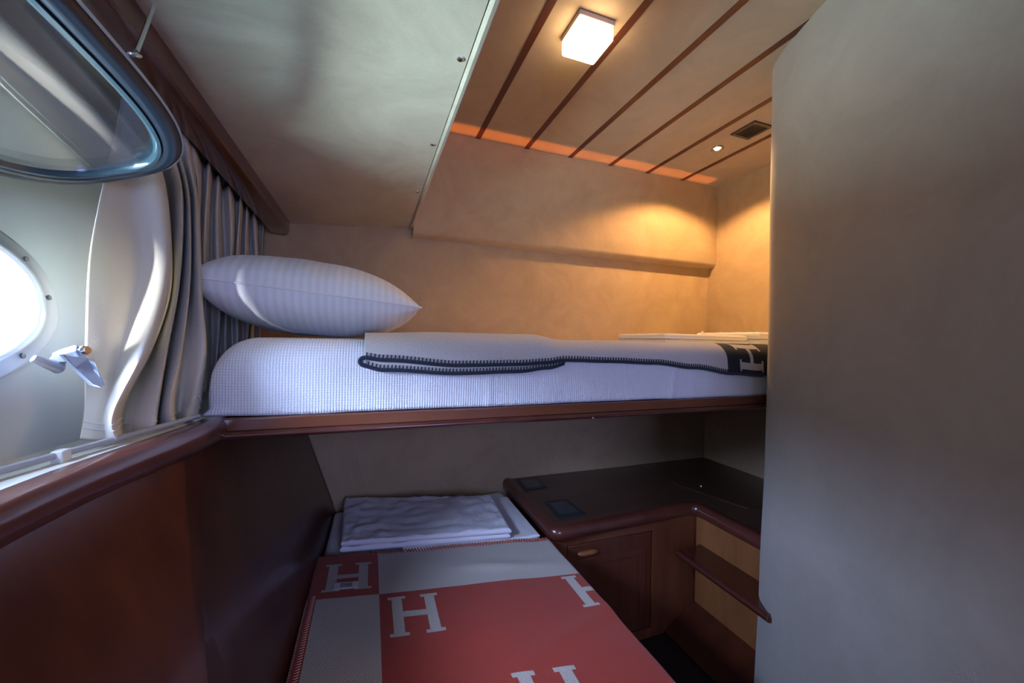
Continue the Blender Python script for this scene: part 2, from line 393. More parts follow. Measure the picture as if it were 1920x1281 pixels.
def hull_panel(fa, fb, m, name, d):
    secs = []
    for i in range(25):
        u = i/24; sec = []
        for j in range(15):
            z = lerp(ZF, -0.165, j/14); y = lerp(fa(z), fb(z), u); sec.append((panX(y, z)+d, y, z))
        sec += [(p[0]-0.02, p[1], p[2]) for p in (sec[-1], sec[0])]
        secs.append(sec)
    return struct(name, MB().loft(secs), m)
hull_panel(lambda z: Y0, lambda z: seamY(z)-0.0008, PANEL, 'wall_left_lower', 0.0008)
hull_panel(lambda z: seamY(z)+0.0008, lambda z: D, PANEL2, 'wall_left_lower_rear', 0)

# window_1: the open porthole
w1 = thing('window_1', (wallX(YP, ZP), YP, ZP-BP), kind='structure')
def ring_secs(nr, prof, base):
    """prof: list of (shrink, lift); base(a,b,lift)->point; outline from superell"""
    return [[base(a, b, l) for a, b in superell(nr[0]-s_, nr[1]-s_, nr[2], K)] for s_, l in prof]
fr = MB(); prof = [(0.0, -0.001), (0.0, 0.006), (0.002, 0.009), (0.006, 0.010), (0.018, 0.010), (0.021, 0.012), (0.025, 0.012), (0.028, 0.009), (0.028, -0.012)]
fr.loft(ring_secs((AP, BP, 2.3), prof, lambda a, b, l: W(a, b, -l)), caps=False)
obj('window_frame', fr, ALU, w1)
for t in (0.02, 0.42, 0.80, 1.25, 1.75, 2.3, 2.8, 3.4, 4.0, 4.6, 5.15, 5.62):
    a, b = (AP-0.013)*abs(cos(t))**(2/2.3)*(1 if cos(t) > 0 else -1), (BP-0.013)*abs(sin(t))**(2/2.3)*(1 if sin(t) > 0 else -1)
    obj('frame_screw', MB().cyl(W(a, b, -0.0095), (1, 0, 0.16), 0.0035, 0.0018, 12, bev=0.0006), plain('screw_steel', (0.2, 0.2, 0.22), 0.4, 0.9) if 'screw_steel' not in bpy.data.materials else bpy.data.materials['screw_steel'], w1)
# hatch glass hinged up under the ceiling
hz = lambda x: 0.186+(x+0.45)*0.37
HCX, HCY = -0.340, 0.428
ex = Vector((cos(math.atan(0.37)), 0, sin(math.atan(0.37)))); ey = Vector((0, 1, 0)); en = ex.cross(ey)
if en.z > 0: en = -en           # pointing down, towards the room
HC = Vector((HCX, HCY, hz(HCX)))
def HP(a, b, l=0): return HC+ey*a+ex*b+en*l
hatch = thing('hatch', HC, parent=w1)
HA, HB, HN = 0.292, 0.121, 3.0
g = MB(); pr = []
for k in range(14):
    t = 2*pi*k/14; pr.append((0.0125+0.0125*cos(t), 0.011*sin(t)))
secs = ring_secs((HA, HB, HN), pr, HP); obj('gasket', MB().loft(secs, loop=True), RUB, hatch, label='black rubber rim')
obj('trim_ring', MB().tube([HP(a, b, 0.004) for a, b in superell(HA+0.0005, HB+0.0005, HN, K)], 0.0016, 8, loop=True), ALU, hatch)
g2 = MB(); pr = [(0.0225, 0.006), (0.0235, 0.009), (0.027, 0.0085), (0.030, 0.005), (0.031, -0.004), (0.0225, -0.006)]
obj('inner_ring', MB().loft(ring_secs((HA, HB, HN), pr, HP), loop=True), plain('inner_seal', (0.05, 0.09, 0.12), 0.2, 0.2, 0.6), hatch)
gp = superell(HA-0.028, HB-0.028, HN, K)
obj('glass_pane', MB().prism(gp, lambda p: HP(p[0], p[1], 0.004), lambda p: HP(p[0], p[1], -0.004)), GLASS, hatch)
# hinge between hatch and wall
hg = MB()
for a in (-0.12, 0.12):
    hg.tube([HP(a-0.03, -0.123, -0.004), HP(a+0.03, -0.123, -0.004)], 0.007, 12)
    hg.box(-0.478, -0.452, HCY+a-0.02, HCY+a+0.02, 0.155, 0.186)
obj('hinge', hg, ALU, w1)
# clamp latch at lower corner of the frame
lt = MB()
P0 = on(0, -0.385, 62, 672); P1 = on(0, -0.383, 106, 676)
lt.tube([P0, (P0+P1)/2+Vector((0.012, 0, -0.010)), P1], [0.0045, 0.008, 0.007], 12)
A = on(0, -0.375, 104, 672); B = on(0, -0.352, 152, 662)
lt.tube([A, A.lerp(B, 0.35), A.lerp(B, 0.9), B], [0.007, 0.0095, 0.0115, 0.0105], 6)
obj('latch', lt, ALU, w1)
nut = MB().cyl(B+Vector((0.0, -0.001, 0.002)), (0.85, -0.45, 0.2), 0.0065, 0.008, 6).cyl(B+Vector((0.006, -0.004, 0.003)), (0.85, -0.45, 0.2), 0.004, 0.005, 12)
obj('latch_nut', nut, CHROME, w1)
Bl0 = on(0, -0.358, 118, 676); q = [on(0, -0.352, 112, 664), on(0, -0.348, 160, 672), on(0, -0.335, 174, 680), on(0, -0.325, 194, 722), on(0, -0.325, 184, 727), on(0, -0.335, 170, 722), on(0, -0.345, 150, 702), on(0, -0.350, 138, 690)]
cn = sum(q, Vector())/len(q)
nrm = (q[2]-q[0]).cross(q[5]-q[0]).normalized()*0.0035
obj('latch_blade', MB().prism(q, lambda p: p+nrm, lambda p: p-nrm), ALU, w1, bevel=0.001)

# hook that holds the hatch up
hk = thing('stay_hook', (-0.215, 0.477, 0.270), 'thin steel stay hook holding the open porthole glass up', 'hook')
e0 = Vector((-0.2235, 0.484, 0.271)); top = on(2, 0.4135, 297, -14)
obj('rod', MB().tube([e0+Vector((0.004, -0.001, 0.003)), e0.lerp(top, 0.35)+Vector((0.002, 0, 0)), e0.lerp(top, 0.7)+Vector((0.001, 0, 0)), top], 0.0022, 8), CHROME, hk)
obj('eye_ring', MB().tube([e0+Vector((0.006*cos(t), 0.006*sin(t), 0.003*sin(t))) for t in [2*pi*k/16 for k in range(16)]], 0.0018, 8, loop=True), CHROME, hk)
obj('ceiling_plate', MB().cyl(top+Vector((0, 0, 0.0015)), (0, 0, -1), 0.008, 0.004, 16, bev=0.001), CHROME, hk)

# ------------------------------------------------------------------ valance, curtain, rod
vl = thing('curtain_valance', (-0.31, 0.8, 0.37), 'long mahogany valance board above the cream curtain', 'valance')
vm = MB(); secs = []
for k in range(40):
    y = lerp(Y0, 1.570, k/39) if k < 36 else 1.570+0.014*sin((k-35)/4*pi/2)
    if k < 36: y = lerp(Y0, 1.570, k/35)
    d = 0.012*max(0, (y-0.9)/0.65)-(0.016*(1-cos((k-35)/4*pi/2)) if k > 35 else 0); e = 0.006*(1-cos((k-35)/4*pi/2)) if k > 35 else 0
    secs.append([(-0.280-e, y, 0.4155), (-0.2785-e, y, 0.388-d), (-0.283-e, y, 0.378-d), (-0.292-e, y, 0.374-d), (-0.334+e, y, 0.374-d), (-0.338+e, y, 0.380-d), (-0.338+e, y, 0.4115)])
obj('board', vm.loft(secs), MAH, vl)
obj('curtain_track', MB().box(-0.368, -0.3385, 0.70, 1.56, 0.392, 0.402), DARK, vl)

rows = []
def line(X, pts): return [on(0, X[i] if isinstance(X, (list, tuple)) else X, u, v) for i, (u, v) in enumerate(pts)]
lines = [
 line([-.352, -.357, -.36, -.364, -.366, -.364, -.350], [(236, 158), (207, 285), (182, 400), (166, 500), (160, 640), (158, 765), (150, 822)]),
 line([-.350, -.354, -.357, -.359, -.358, -.355, -.343], [(238, 158), (222, 285), (208, 400), (198, 500), (196, 640), (180, 770), (172, 824)]),
 line([-.350, -.345, -.350, -.352, -.352, -.348, -.340], [(240, 160), (240, 285), (252, 400), (262, 500), (232, 640), (200, 770), (196, 826)]),
 line([-.347, -.318, -.318, -.318, -.32, -.325, -.325], [(246, 168), (296, 305), (312, 400), (313, 520), (278, 650), (216, 772), (221, 824)]),
 line([-.352, -.368, -.368, -.370, -.370, -.366, -.362], [(262, 180), (300, 310), (318, 400), (322, 540), (290, 650), (238, 760), (234, 812)]),
 line([-.345, -.325, -.322, -.320, -.320, -.320, -.318], [(296, 220), (334, 330), (340, 420), (334, 540), (312, 650), (292, 770), (287, 814)]),
 line([-.352, -.356, -.350, -.350, -.350, -.350, -.350], [(306, 232), (340, 340), (346, 430), (337, 540), (318, 650), (296, 765), (292, 806)]),
 line([-.345, -.322, -.314, -.310, -.308, -.306, -.306], [(322, 246), (350, 350), (356, 440), (354, 540), (340, 650), (318, 755), (328, 806)]),
 line([-.352, -.350, -.342, -.336, -.334, -.332, -.332], [(330, 254), (355, 350), (360, 440), (357, 540), (346, 650), (335, 750), (334, 800)]),
 line([-.345, -.322, -.308, -.300, -.297, -.296, -.294], [(348, 272), (366, 360), (370, 440), (374, 540), (382, 650), (372, 720), (352, 790)]),
 line([-.352, -.350, -.340, -.328, -.320, -.318, -.312], [(356, 282), (372, 370), (376, 450), (378, 550), (384, 650), (380, 730), (371, 786)]),
]
NL = 60
def resample(pl, n=NL):
    # catmull-rom through the points, n+1 samples evenly in index
    out = []; m = len(pl)-1
    for i in range(n+1):
        t = i/n*m; k = min(int(t), m-1); f = t-k
        p0, p1, p2, p3 = pl[max(k-1, 0)], pl[k], pl[k+1], pl[min(k+2, m)]
        out.append(0.5*((2*p1)+(p2-p0)*f+(2*p0-5*p1+4*p2-p3)*f*f+(3*p1-p0-3*p2+p3)*f*f*f))
    return out
cols = [resample(l) for l in lines]
# the rest of the curtain hangs straight down behind the pillow
last = cols[-1]
us = [368, 378, 390, 400, 412, 421, 432, 440, 449, 457, 465, 472, 479, 485, 491]
for i, u in enumerate(us):
    X = -0.350 if i % 2 == 0 else -0.374
    vt = 632+(u-695)*1.048+2
    p = on(0, X, u, vt)
    cols.append([Vector((X+0.004*sin(j*0.11+i), p.y+0.004*sin(j*0.13+i*2), lerp(0.385, -0.13, j/NL))) for j in range(NL+1)])
for cidx in range(11):       # tops meet the track
    for j in range(5): cols[cidx][j].z = lerp(0.388, cols[cidx][j].z, j/5)
SUBD = 6
grid_cols = []
for i in range((len(cols)-1)*SUBD+1):
    t = i/SUBD; k = min(int(t), len(cols)-2); f = t-k
    p0, p1, p2, p3 = cols[max(k-1, 0)], cols[k], cols[k+1], cols[min(k+2, len(cols)-1)]
    grid_cols.append([0.5*((2*b)+(c-a)*f+(2*a-5*b+4*c-d)*f*f+(3*b-a-3*c+d)*f*f*f) for a, b, c, d in zip(p0, p1, p2, p3)])
for cidx, col_ in enumerate(grid_cols):
    for j, p in enumerate(col_):
        p.x = max(p.x, wallX(p.y, p.z)+0.006)
cm = MB(); cm.loft(grid_cols, closed=False, caps=False)
ct = thing('curtain', (-0.35, 1.1, -0.15), 'long cream linen curtain hanging in folds beside the porthole', 'curtain')
obj('panel', cm, CURT, ct, smooth=80, solid=0.0012)
# hem stitching band near the bottom
hm = MB()
for jj in (53, 55):
    hm.tube([c_[jj]+Vector((0.002, -0.0015, 0)) for c_ in grid_cols[:60]], 0.0007, 5)
obj('hem_seam', hm, WHITE, ct)
# lower curtain rod
rd = thing('curtain_rod', (-0.37, 0.5, -0.15), 'thin white metal curtain rod along the cream sill', 'curtain rod')
rp = [on(2, -0.148, 0, 885), on(2, -0.148, 110, 854), on(2, -0.148, 205, 828)]
dir_ = (rp[2]-rp[0]).normalized()
def rodp(y):
    t = (y-rp[0].y)/(rp[2].y-rp[0].y); return rp[0].lerp(rp[2], t)
pts = [(rodp(y).x if y > 0.5 else lerp(-0.40, rodp(0.5).x, (y+0.6)/1.1), y, -0.147) for y in (-0.6, -0.2, 0.2, 0.5, 0.62, 0.72, 0.84)]
obj('rod', MB().tube(pts, 0.0042, 10), GREYP, rd)
for y in (0.18, rp[1].y):
    c_ = rodp(y) if y > 0.5 else Vector((-0.388, y, 0))
    obj('bracket', MB().box(c_.x-0.005, c_.x+0.007, y-0.008, y+0.008, -0.157, -0.1415), SILLM, rd, bevel=0.002)

# ------------------------------------------------------------------ upper bunk
ub = thing('bunk', (0.7, 1.2, -0.2), 'upper bunk board with mahogany front edge spanning the cabin', 'bunk')
obj('board', MB().box(-0.262, 1.708, 0.872, 1.608, -0.196, -0.160), MAHX, ub)
obj('front_band', MB().box(-0.262, 1.708, 0.858, 0.8715, -0.1815, -0.1575), MAHX, ub, bevel=0.002)
mo = MB(); pr = [(0.8715, -0.182), (0.856, -0.182)]+[(0.856-0.006*sin(pi*j/8), -0.182-0.0135*(j/8)) for j in range(1, 9)]+[(0.8715, -0.1975)]
mo.prism(pr, lambda p: (-0.262, p[0], p[1]), lambda p: (1.708, p[0], p[1]))
obj('front_moulding', mo, RAILM, ub)
obj('edge_screw', MB().cyl(tuple(on(1, 0.853, 1112, 784)), (0, -1, 0), 0.003, 0.002, 12, bev=0.0006), CHROME, ub)

def rbox_sec(y0, y1, z0, z1, r, n=8, rb=0.01):
    out = []
    for (cy, cz, a0, rr) in ((y0+rb, z0+rb, pi, rb), (y1-rb, z0+rb, 1.5*pi, rb), (y1-r, z1-r, 0, r), (y0+r, z1-r, pi/2, r)):
        for k in range(n+1):
            a = a0+pi/2*k/n; out.append((cy+rr*cos(a), cz+rr*sin(a)))
    return out
def mattress(name, x0, x1, y0, y1, z0, z1, r, mat, disp, nx=160, front_rows=26):
    secs = []
    for i in range(nx+1):
        t = i/nx
        x = lerp(x0, x1, t)
        e = min(x-x0, x1-x); q_ = 1-(min(e, r*1.5)/(r*1.5)); dz = r*1.1*(1-sqrt(max(0, 1-q_*q_)))
        sec = rbox_sec(y0+dz*0.25, y1-dz*0.25, z0, z1-dz, r)
        # densify
        den = []
        for k in range(len(sec)):
            a, b = sec[k], sec[(k+1) % len(sec)]; L = sqrt((a[0]-b[0])**2+(a[1]-b[1])**2); m = max(1, int(L/0.012)) if L > 0.02 else 1
            for j in range(m): den.append((lerp(a[0], b[0], j/m), lerp(a[1], b[1], j/m)))
        secs.append([Vector((x, p[0], p[1]))+disp(x, p[0], p[1]) for p in den])
    nmin = min(len(s_) for s_ in secs)
    return secs
def mat_disp(x, y, z):
    d = Vector((0, 0, 0))
    if y < 0.95:
        f = max(0, min(1, (-z)/0.15))
        d.y += 0.004*nz(x*6, z*10, 3)+0.003*nz(x*14, z*6, 8)
        d.y -= 0.003*math.exp(-((x-0.262)/0.004)**2)
        d.y -= 0.005*math.exp(-((x-0.80-0.18*(z+0.1))/0.010)**2)+0.003*math.exp(-((x-0.87)/0.006)**2)
        if z < -0.13: d.z += 0.004*nz(x*5, 2, 1)
    return d
def const_secs(x0, x1, y0, y1, z0, z1, r, disp, nx):
    base = rbox_sec(y0, y1, z0, z1, r)
    den = []
    for k in range(len(base)):
        a, b = base[k], base[(k+1) % len(base)]; L = sqrt((a[0]-b[0])**2+(a[1]-b[1])**2); m = max(1, int(L/0.012)) if L > 0.02 else 1
        for j in range(m): den.append((lerp(a[0], b[0], j/m), lerp(a[1], b[1], j/m)))
    secs = []
    for i in range(nx+1):
        x = lerp(x0, x1, 0.5-0.5*cos(pi*i/nx) if False else i/nx)
        e0, e1 = x-x0, x1-x; e = min(e0, e1); R_ = r*1.5
        q_ = 1-min(e, R_)/R_; k = 1-sqrt(max(0, 1-q_*q_)); 
        secs.append([Vector((x, lerp(p[0], (y0+y1)/2, k*0.10 if (p[1] > z0+0.02) else k*0.03), z0+(p[1]-z0)*(1-k*0.55)))+disp(x, p[0], p[1]) for p in den])
    return secs
umt = thing('mattress', (0.7, 1.2, -0.157), 'upper bunk mattress in white waffle-weave cover', 'mattress')
obj('cover', MB().loft(const_secs(-0.292, 1.705, 0.866, 1.60, -0.157, -0.005, 0.055, mat_disp, 260)), SHEET, umt, smooth=80)

# pillow
pl = thing('pillow', (-0.11, 1.25, 0), 'plump white striped pillow lying on the upper bunk', 'pillow')
PX0, PX1, PY0, PY1 = -0.346, 0.116, 0.955, 1.42
def prof_u(u): return (1-abs(u)**2.2)**0.62 if u > 0 else (1-0.25*abs(u)**2)*(1-abs(u)**9)**0.5
def pil(u, v, sgn):
    x = lerp(PX0, PX1, (u+1)/2); 
    pin = 1-0.05*(1-abs(u))**1.0
    y = lerp(PY0, PY1, (v+1)/2)+0.022*u
    edge = 0.018*(1-u*u) ; y += edge if v < 0 else -edge
    if v < 0: y = y
    T = 0.100*prof_u(u)*(1-abs(v)**2.6)**0.5
    zc = 0.098-0.022*max(0, (u+0.2)/1.2)**1.5+0.015*max(0, -u)*(1 if v < 0.3 else 0)
    wr = 0.011*nz(x*16, y*5, 4)*(1-abs(u)**3)*(abs(v)**2)+0.004*nz(x*8, y*8, 9)
    if abs(v) > 0.6: wr += 0.006*sin(x*110+4*nz(x*5, 0, 0))*(abs(v)-0.6)/0.4*(1-abs(u)**4)
    b = 0.0 if sgn > 0 else 0.0
    z = zc+sgn*(T*(1.0 if sgn > 0 else 0.98)+wr*(1-max(abs(u), abs(v))**8))
    return Vector((x, y, max(z, -0.003 if x < -0.013 else 0.0155)))
pm = MB(); n = 70
pm.grid(n, n, lambda a, b: pil(2*a-1, 2*b-1, 1)); pm.grid(n, n, lambda a, b: pil(2*a-1, 2*b-1, -1))
obj('cushion', pm, PILW, pl, smooth=80)
obj('seam', MB().tube([pil(lerp(-0.9, 1, k/60), -1, 1)+Vector((0, -0.0012, 0)) for k in range(61)]+[pil(1, lerp(-1, 1, k/40), 1)+Vector((0.001, 0, 0)) for k in range(1, 41)], 0.0022, 8), WHITE, pl)

# cream and navy blanket folded over the upper mattress
zA_ = [(-0.03, -0.040), (0.03, -0.047), (0.185, -0.059), (0.33, -0.057), (0.40, -0.053), (0.451, -0.047), (0.58, -0.050), (0.726, -0.055), (0.86, -0.068), (1.019, -0.087), (1.13, -0.094), (1.19, -0.080), (1.25, -0.05)]
zB_ = [(-0.03, -0.056), (0.027, -0.068), (0.185, -0.077), (0.33, -0.074), (0.408, -0.066), (0.47, -0.052)]
def topz(x): return interp(x, [(-0.02, 0.008), (0.15, 0.013), (0.38, 0.013), (0.46, 0.002), (1.2, 0.001)])
def blk(x, t, zf, off, tz):
    # t: metres back from the front hem. goes up the mattress face, over the round edge and back
    face = max(0.001, tz-0.045-zf)
    if t < face: return Vector((x, 0.857+off, zf+t))
    t2 = t-face; R_ = 0.048; arc = R_*pi/2
    if t2 < arc:
        a = t2/R_; return Vector((x, 0.857+off+R_*(1-cos(a)), tz-0.045+0.045*sin(a)))
    return Vector((x, 0.857+off+R_+(t2-arc), tz))
bl = thing('blanket', (0.6, 1.1, 0), 'folded cream wool blanket with navy stitched edge on the upper bunk', 'blanket')
XA0, XA1 = -0.012, 1.205
def upA(u, v):
    t = v*0.27; x = lerp(XA0, XA1, u)
    xr = x+0.0
    if x > 1.0: t2 = t
    p = blk(x, t, interp(x, zA_), 0.0, topz(x)); p.z += 0.0015*nz(x*7, t*9, 2)
    # the end of the blanket rounds back towards the wall
    return p
g = MB().grid(300, 44, upA, lambda u, v: (v*0.27, lerp(XA0, XA1, u)+0.12*(min(v*0.27, 0.12)-0.08)))
obj('top_layer', g, WOOLN, bl, smooth=80, solid=0.0045, soff=0)
g = MB().grid(120, 20, lambda u, v: blk(lerp(XA0+0.004, 0.46, u), v*0.05, interp(lerp(XA0, 0.46, u), zB_), 0.003, topz(0.3)-0.02), lambda u, v: (v*0.05, lerp(0, 0.4, u)))
obj('under_layer', g, WOOLN, bl, smooth=80, solid=0.004, soff=0)
# hem path: along the top layer leftwards, round the fold, back along the under layer
hem = []
n = 300
for k in range(n+1):
    x = lerp(XA1, XA0+0.004, k/n); hem.append((Vector((x, 0.854, interp(x, zA_))), Vector((0, 0, 1))))
zt, zb = interp(XA0, zA_), interp(XA0, zB_)
for k in range(1, 12):
    a = pi/2+pi*k/12; r_ = (zt-zb)/2; hem.append((Vector((XA0+0.002+0.9*r_*cos(a)*1.3, 0.854, (zt+zb)/2+r_*sin(a))), Vector((-cos(a), 0, -sin(a)))*0.5))
for k in range(0, 120):
    x = lerp(XA0+0.004, 0.45, k/119); hem.append((Vector((x, 0.855, interp(x, zB_))), Vector((0, 0, 1))))
obj('hem_cord', MB().tube([p for p, d in hem], 0.0042, 8), NAVY, bl, smooth=80)
st = MB(); acc = 0; prev = hem[0][0]; cnt = 0
for p, d in hem:
    acc += (p-prev).length; prev = p
    if acc > 0.0054:
        acc = 0; a = p+Vector((0, -0.0012, -0.001)); b = p+d*0.011+Vector((0.0015, -0.0022, 0)); st.tube([a, (a+b)/2+Vector((0, -0.0014, 0)), b], 0.0015, 5)
tag(obj('blanket_stitching', st, NAVY, bl, smooth=80), kind='stuff')

# ------------------------------------------------------------------ folded cloths
def folded(cs, z0, h, layers, seed=0, amp=0.0015):
    """stack of folded layers on the quad cs (four xy corners), rounded fold edges"""
    mb = MB(); lh = h/layers
    for L in range(layers):
        jit = [(random.uniform(-.004, .004), random.uniform(-.004, .004)) for _ in range(4)]
        q_ = [(c[0]+j[0], c[1]+j[1]) for c, j in zip(cs, jit)]
        za, zb_ = z0+L*lh, z0+(L+1)*lh
        def P_(u, v, side):
            a = (lerp(q_[0][0], q_[1][0], u), lerp(q_[0][1], q_[1][1], u)); b = (lerp(q_[3][0], q_[2][0], u), lerp(q_[3][1], q_[2][1], u))
            x, y = lerp(a[0], b[0], v), lerp(a[1], b[1], v)
            e = min(u, 1-u, v, 1-v)*0.4; rr = lh/2
            k = 1.0 if e >= rr else sqrt(max(0, 1-(1-e/rr)**2))
            z = (za+zb_)/2+side*(lh/2*0.97*k)+(amp*nz(x*20+seed, y*30, L*3.3)+amp*0.8*nz(x*60, y*25+seed, L) if side > 0 else 0)*min(1, e/0.01)
            return (x, y, z)
        nn = 44
        for side in (1, -1): mb.grid(nn, nn, lambda a, b: P_(0.5-0.5*cos(pi*a), 0.5-0.5*cos(pi*b), side))
    return mb
t1 = tag(obj('folded_towel', folded([(1.01, 1.14), (1.425, 1.14), (1.425, 1.42), (1.01, 1.42)], -0.004, 0.040, 2, 3), WHITE, smooth=80), 'thin folded white towel at foot of upper bunk', 'towel')
t2 = tag(obj('folded_towel', folded([(1.44, 1.10), (1.70, 1.10), (1.70, 1.42), (1.44, 1.42)], -0.004, 0.056, 2, 9), WHITE, smooth=80), 'white folded towel against the rear right wall on upper bunk', 'towel')
obj('towel_corner', MB().add([(1.225, 1.18, 0.035), (1.255, 1.185, 0.036), (1.24, 1.19, 0.054), (1.24, 1.20, 0.036)], [(0, 1, 2), (1, 3, 2), (3, 0, 2), (0, 3, 1)]), WHITE, t1)

# ------------------------------------------------------------------ lower bunk
lb = thing('bunk', (0.2, 0.6, ZF), 'mahogany base of the lower bunk along the hull side', 'bunk')
obj('side_board', MB().box(0.51, 0.535, -0.9, 1.605, ZF, -0.80), PANEL2, lb)
obj('platform', MB().box(-0.050, 0.535, -0.9, 1.605, -0.80, -0.780), PANEL2, lb)
def ldisp(x, y, z): return Vector((0.003*nz(x*5, y*5, 5) if abs(x-0.2) > 0.3 else 0, 0, 0.0025*nz(x*7, y*4, 7) if z > -0.7 else 0))
# mattress lies along Y: build with x/y swapped
secs = []
for s_ in const_secs(-0.9, 1.60, -0.128, 0.548, -0.779, -0.650, 0.03, lambda x, y, z: Vector((0, 0, 0)), 150):
    row = []
    for p in s_:
        q_ = Vector((p.y, p.x, p.z))+ldisp(p.y, p.x, p.z); q_.x = max(q_.x, panX(q_.y, q_.z)+0.004); row.append(q_)
    secs.append(row)
lmt = thing('mattress', (0.2, 0.6, -0.779), 'lower bunk mattress with white sheet under the red blanket', 'mattress')
obj('cover', MB().loft(secs), WHITE, lmt, smooth=80)

fs = tag(obj('folded_sheet', folded([(0.10, 1.19), (0.540, 1.165), (0.535, 1.49), (0.10, 1.52)], -0.6495, 0.010, 1, 2, 0.001), WHITE, smooth=80), 'flat folded white sheet beneath the towel stack beside the desk', 'sheet')
tw = tag(obj('folded_quilt', folded([(-0.074, 1.240), (0.430, 1.160), (0.452, 1.43), (-0.080, 1.575)], -0.6385, 0.036, 2, 5, 0.007), TOWEL, smooth=80), 'crinkled white cotton quilt folded flat at head of lower bunk', 'quilt')

# red and cream blanket
def lowb(u, v):
    x = lerp(-0.160, 0.575, u); s_ = lerp(-0.25, 1.238, v)
    y = s_-0.155*(x+0.127)
    z = -0.641+0.0035*nz(x*5, y*5, 1)+0.002*nz(x*13, y*9, 6)
    z += 0.007*math.exp(-(((x-0.36)/0.12)**2+((y-1.03+0.25*(x-0.36))/0.022)**2))
    z += 0.004*math.exp(-((y-0.70-0.35*(x-.3))/0.03)**2)*max(0, min(1, (x-.15)/.2))
    xx = x
    if x < -0.125:
        k = (-0.125-x)/0.035; xx = -0.125-0.014*sin(min(1, k)*pi/2); z -= 0.030*(1-cos(k*pi/2))
    if x > 0.548:
        k = (x-0.548)/0.027; xx = 0.548+0.009*sin(k*pi/2); z -= 0.022*(1-cos(k*pi/2))
    return Vector((xx, y, z))
lbk = thing('blanket', (0.2, 0.6, -0.64), 'terracotta and cream wool blanket with large letters on lower bunk', 'blanket')
obj('wool_cloth', MB().grid(150, 300, lowb, lambda u, v: (lerp(-0.160, 0.575, u), lerp(-0.25, 1.238, v))), WOOLR, lbk, smooth=80, solid=0.005, soff=0)
st = MB()
for k in range(62):
    u = lerp(0.24, 0.955, k/61); p = lowb(u, 1.0); q_ = lowb(u+0.005, 0.9895)
    st.tube([p+Vector((0, 0.004, -0.003)), p+Vector((0, 0.001, 0.0045)), q_+Vector((0, 0, 0.0046))], 0.0019, 5)
tag(obj('blanket_stitching', st, ORANGE, lbk, smooth=80), kind='stuff')
st = MB()
for k in range(100):
    v = lerp(0.40, 0.87, k/99); p = lowb(0.028, v); q_ = lowb(0.060, v+0.004)
    st.tube([p+Vector((-0.002, 0, 0.0028)), (p+q_)/2+Vector((-0.001, 0, 0.0045)), q_+Vector((0, 0, 0.0038))], 0.0011, 5)
tag(obj('side_stitching', st, PEACH, lbk, smooth=80, label='peach blanket stitches'), kind='stuff')
# woven label
c0, c1, c2, c3 = [Vector((x, y, -0.6355)) for x, y in ((-0.076, 1.060), (-0.019, 1.051), (-0.019, 1.080), (-0.077, 1.099-.008))]
for c_ in (c0, c1, c2, c3): c_.z = -0.641+0.0035*nz(c_.x*5, c_.y*5, 1)+0.002*nz(c_.x*13, c_.y*9, 6)+0.0042
lab = obj('care_label', MB().add([c0, c1, c2, c3], [(0, 1, 2, 3)]), cloth('label_ribbon', (0.62, 0.60, 0.62)), lbk, solid=0.001, smooth=0, label='small white woven label')
sc = MB()
for r_ in range(3):
    pts = []
    for k in range(26):
        u = 0.25+0.5*k/25; v = 0.30+0.20*r_
        p = c0.lerp(c1, u).lerp(c3.lerp(c2, u), v+0.05*sin(k*1.9+r_*2)); pts.append(p+Vector((0, 0, 0.0012)))
    sc.tube(pts, 0.0006, 4)
obj('label_writing', sc, NAVY, lab)

# ------------------------------------------------------------------ corner desk
dk = thing('corner_desk', (1.1, 1.35, ZF), 'mahogany corner desk with rounded edge and cupboard at right', 'desk')
# outer edge path of the top
path = [(0.558, 1.608)]
path += [(0.558, 1.20)]
for k in range(9):
    a = pi+pi/2*k/8; path.append((0.598+0.040*cos(a), 1.160+0.040*sin(a)))
path += [(1.140, 1.142)]
for k in range(1, 6):
    a = pi/2-pi/2*k/5; path.append((1.145+0.025*cos(a), 1.117+0.025*sin(a)))
path += [(1.172, 0.818)]
def offset_path(pts, d):
    out = []
    for i, p in enumerate(pts):
        a = pts[max(i-1, 0)]; b = pts[min(i+1, len(pts)-1)]
        tx, ty = b[0]-a[0], b[1]-a[1]; L = sqrt(tx*tx+ty*ty); nx, ny = -ty/L, tx/L     # left normal
        out.append((p[0]+nx*d, p[1]+ny*d))
    return out
prof = []
for k in range(11):
    a = -pi/2+pi*k/10; prof.append((0.018-0.020*cos(a)-0.0, -0.634+0.0245*sin(a)))
prof += [(0.034, -0.611), (0.036, -0.6145), (0.036, -0.650), (0.022, -0.658)]
# inside is on the left of the path (path runs from back wall, forward, right)
secs = []
rings = [offset_path(path, d) for d, z in prof]
for i in range(len(path)):
    secs.append([(rings[j][i][0], rings[j][i][1], prof[j][1]) for j in range(len(prof))])
obj('rounded_edge', MB().loft(secs), RAILM, dk)
inn = offset_path(path, 0.034)
poly = [(p[0], p[1]) for p in inn]+[(1.707, 0.870), (1.707, 1.608)]
poly[len(inn)-1] = (inn[-1][0], 0.870)
obj('top_panel', MB().prism(poly, lambda p: (p[0], p[1], -0.640), lambda p: (p[0], p[1], -0.6145)), DESKM, dk)
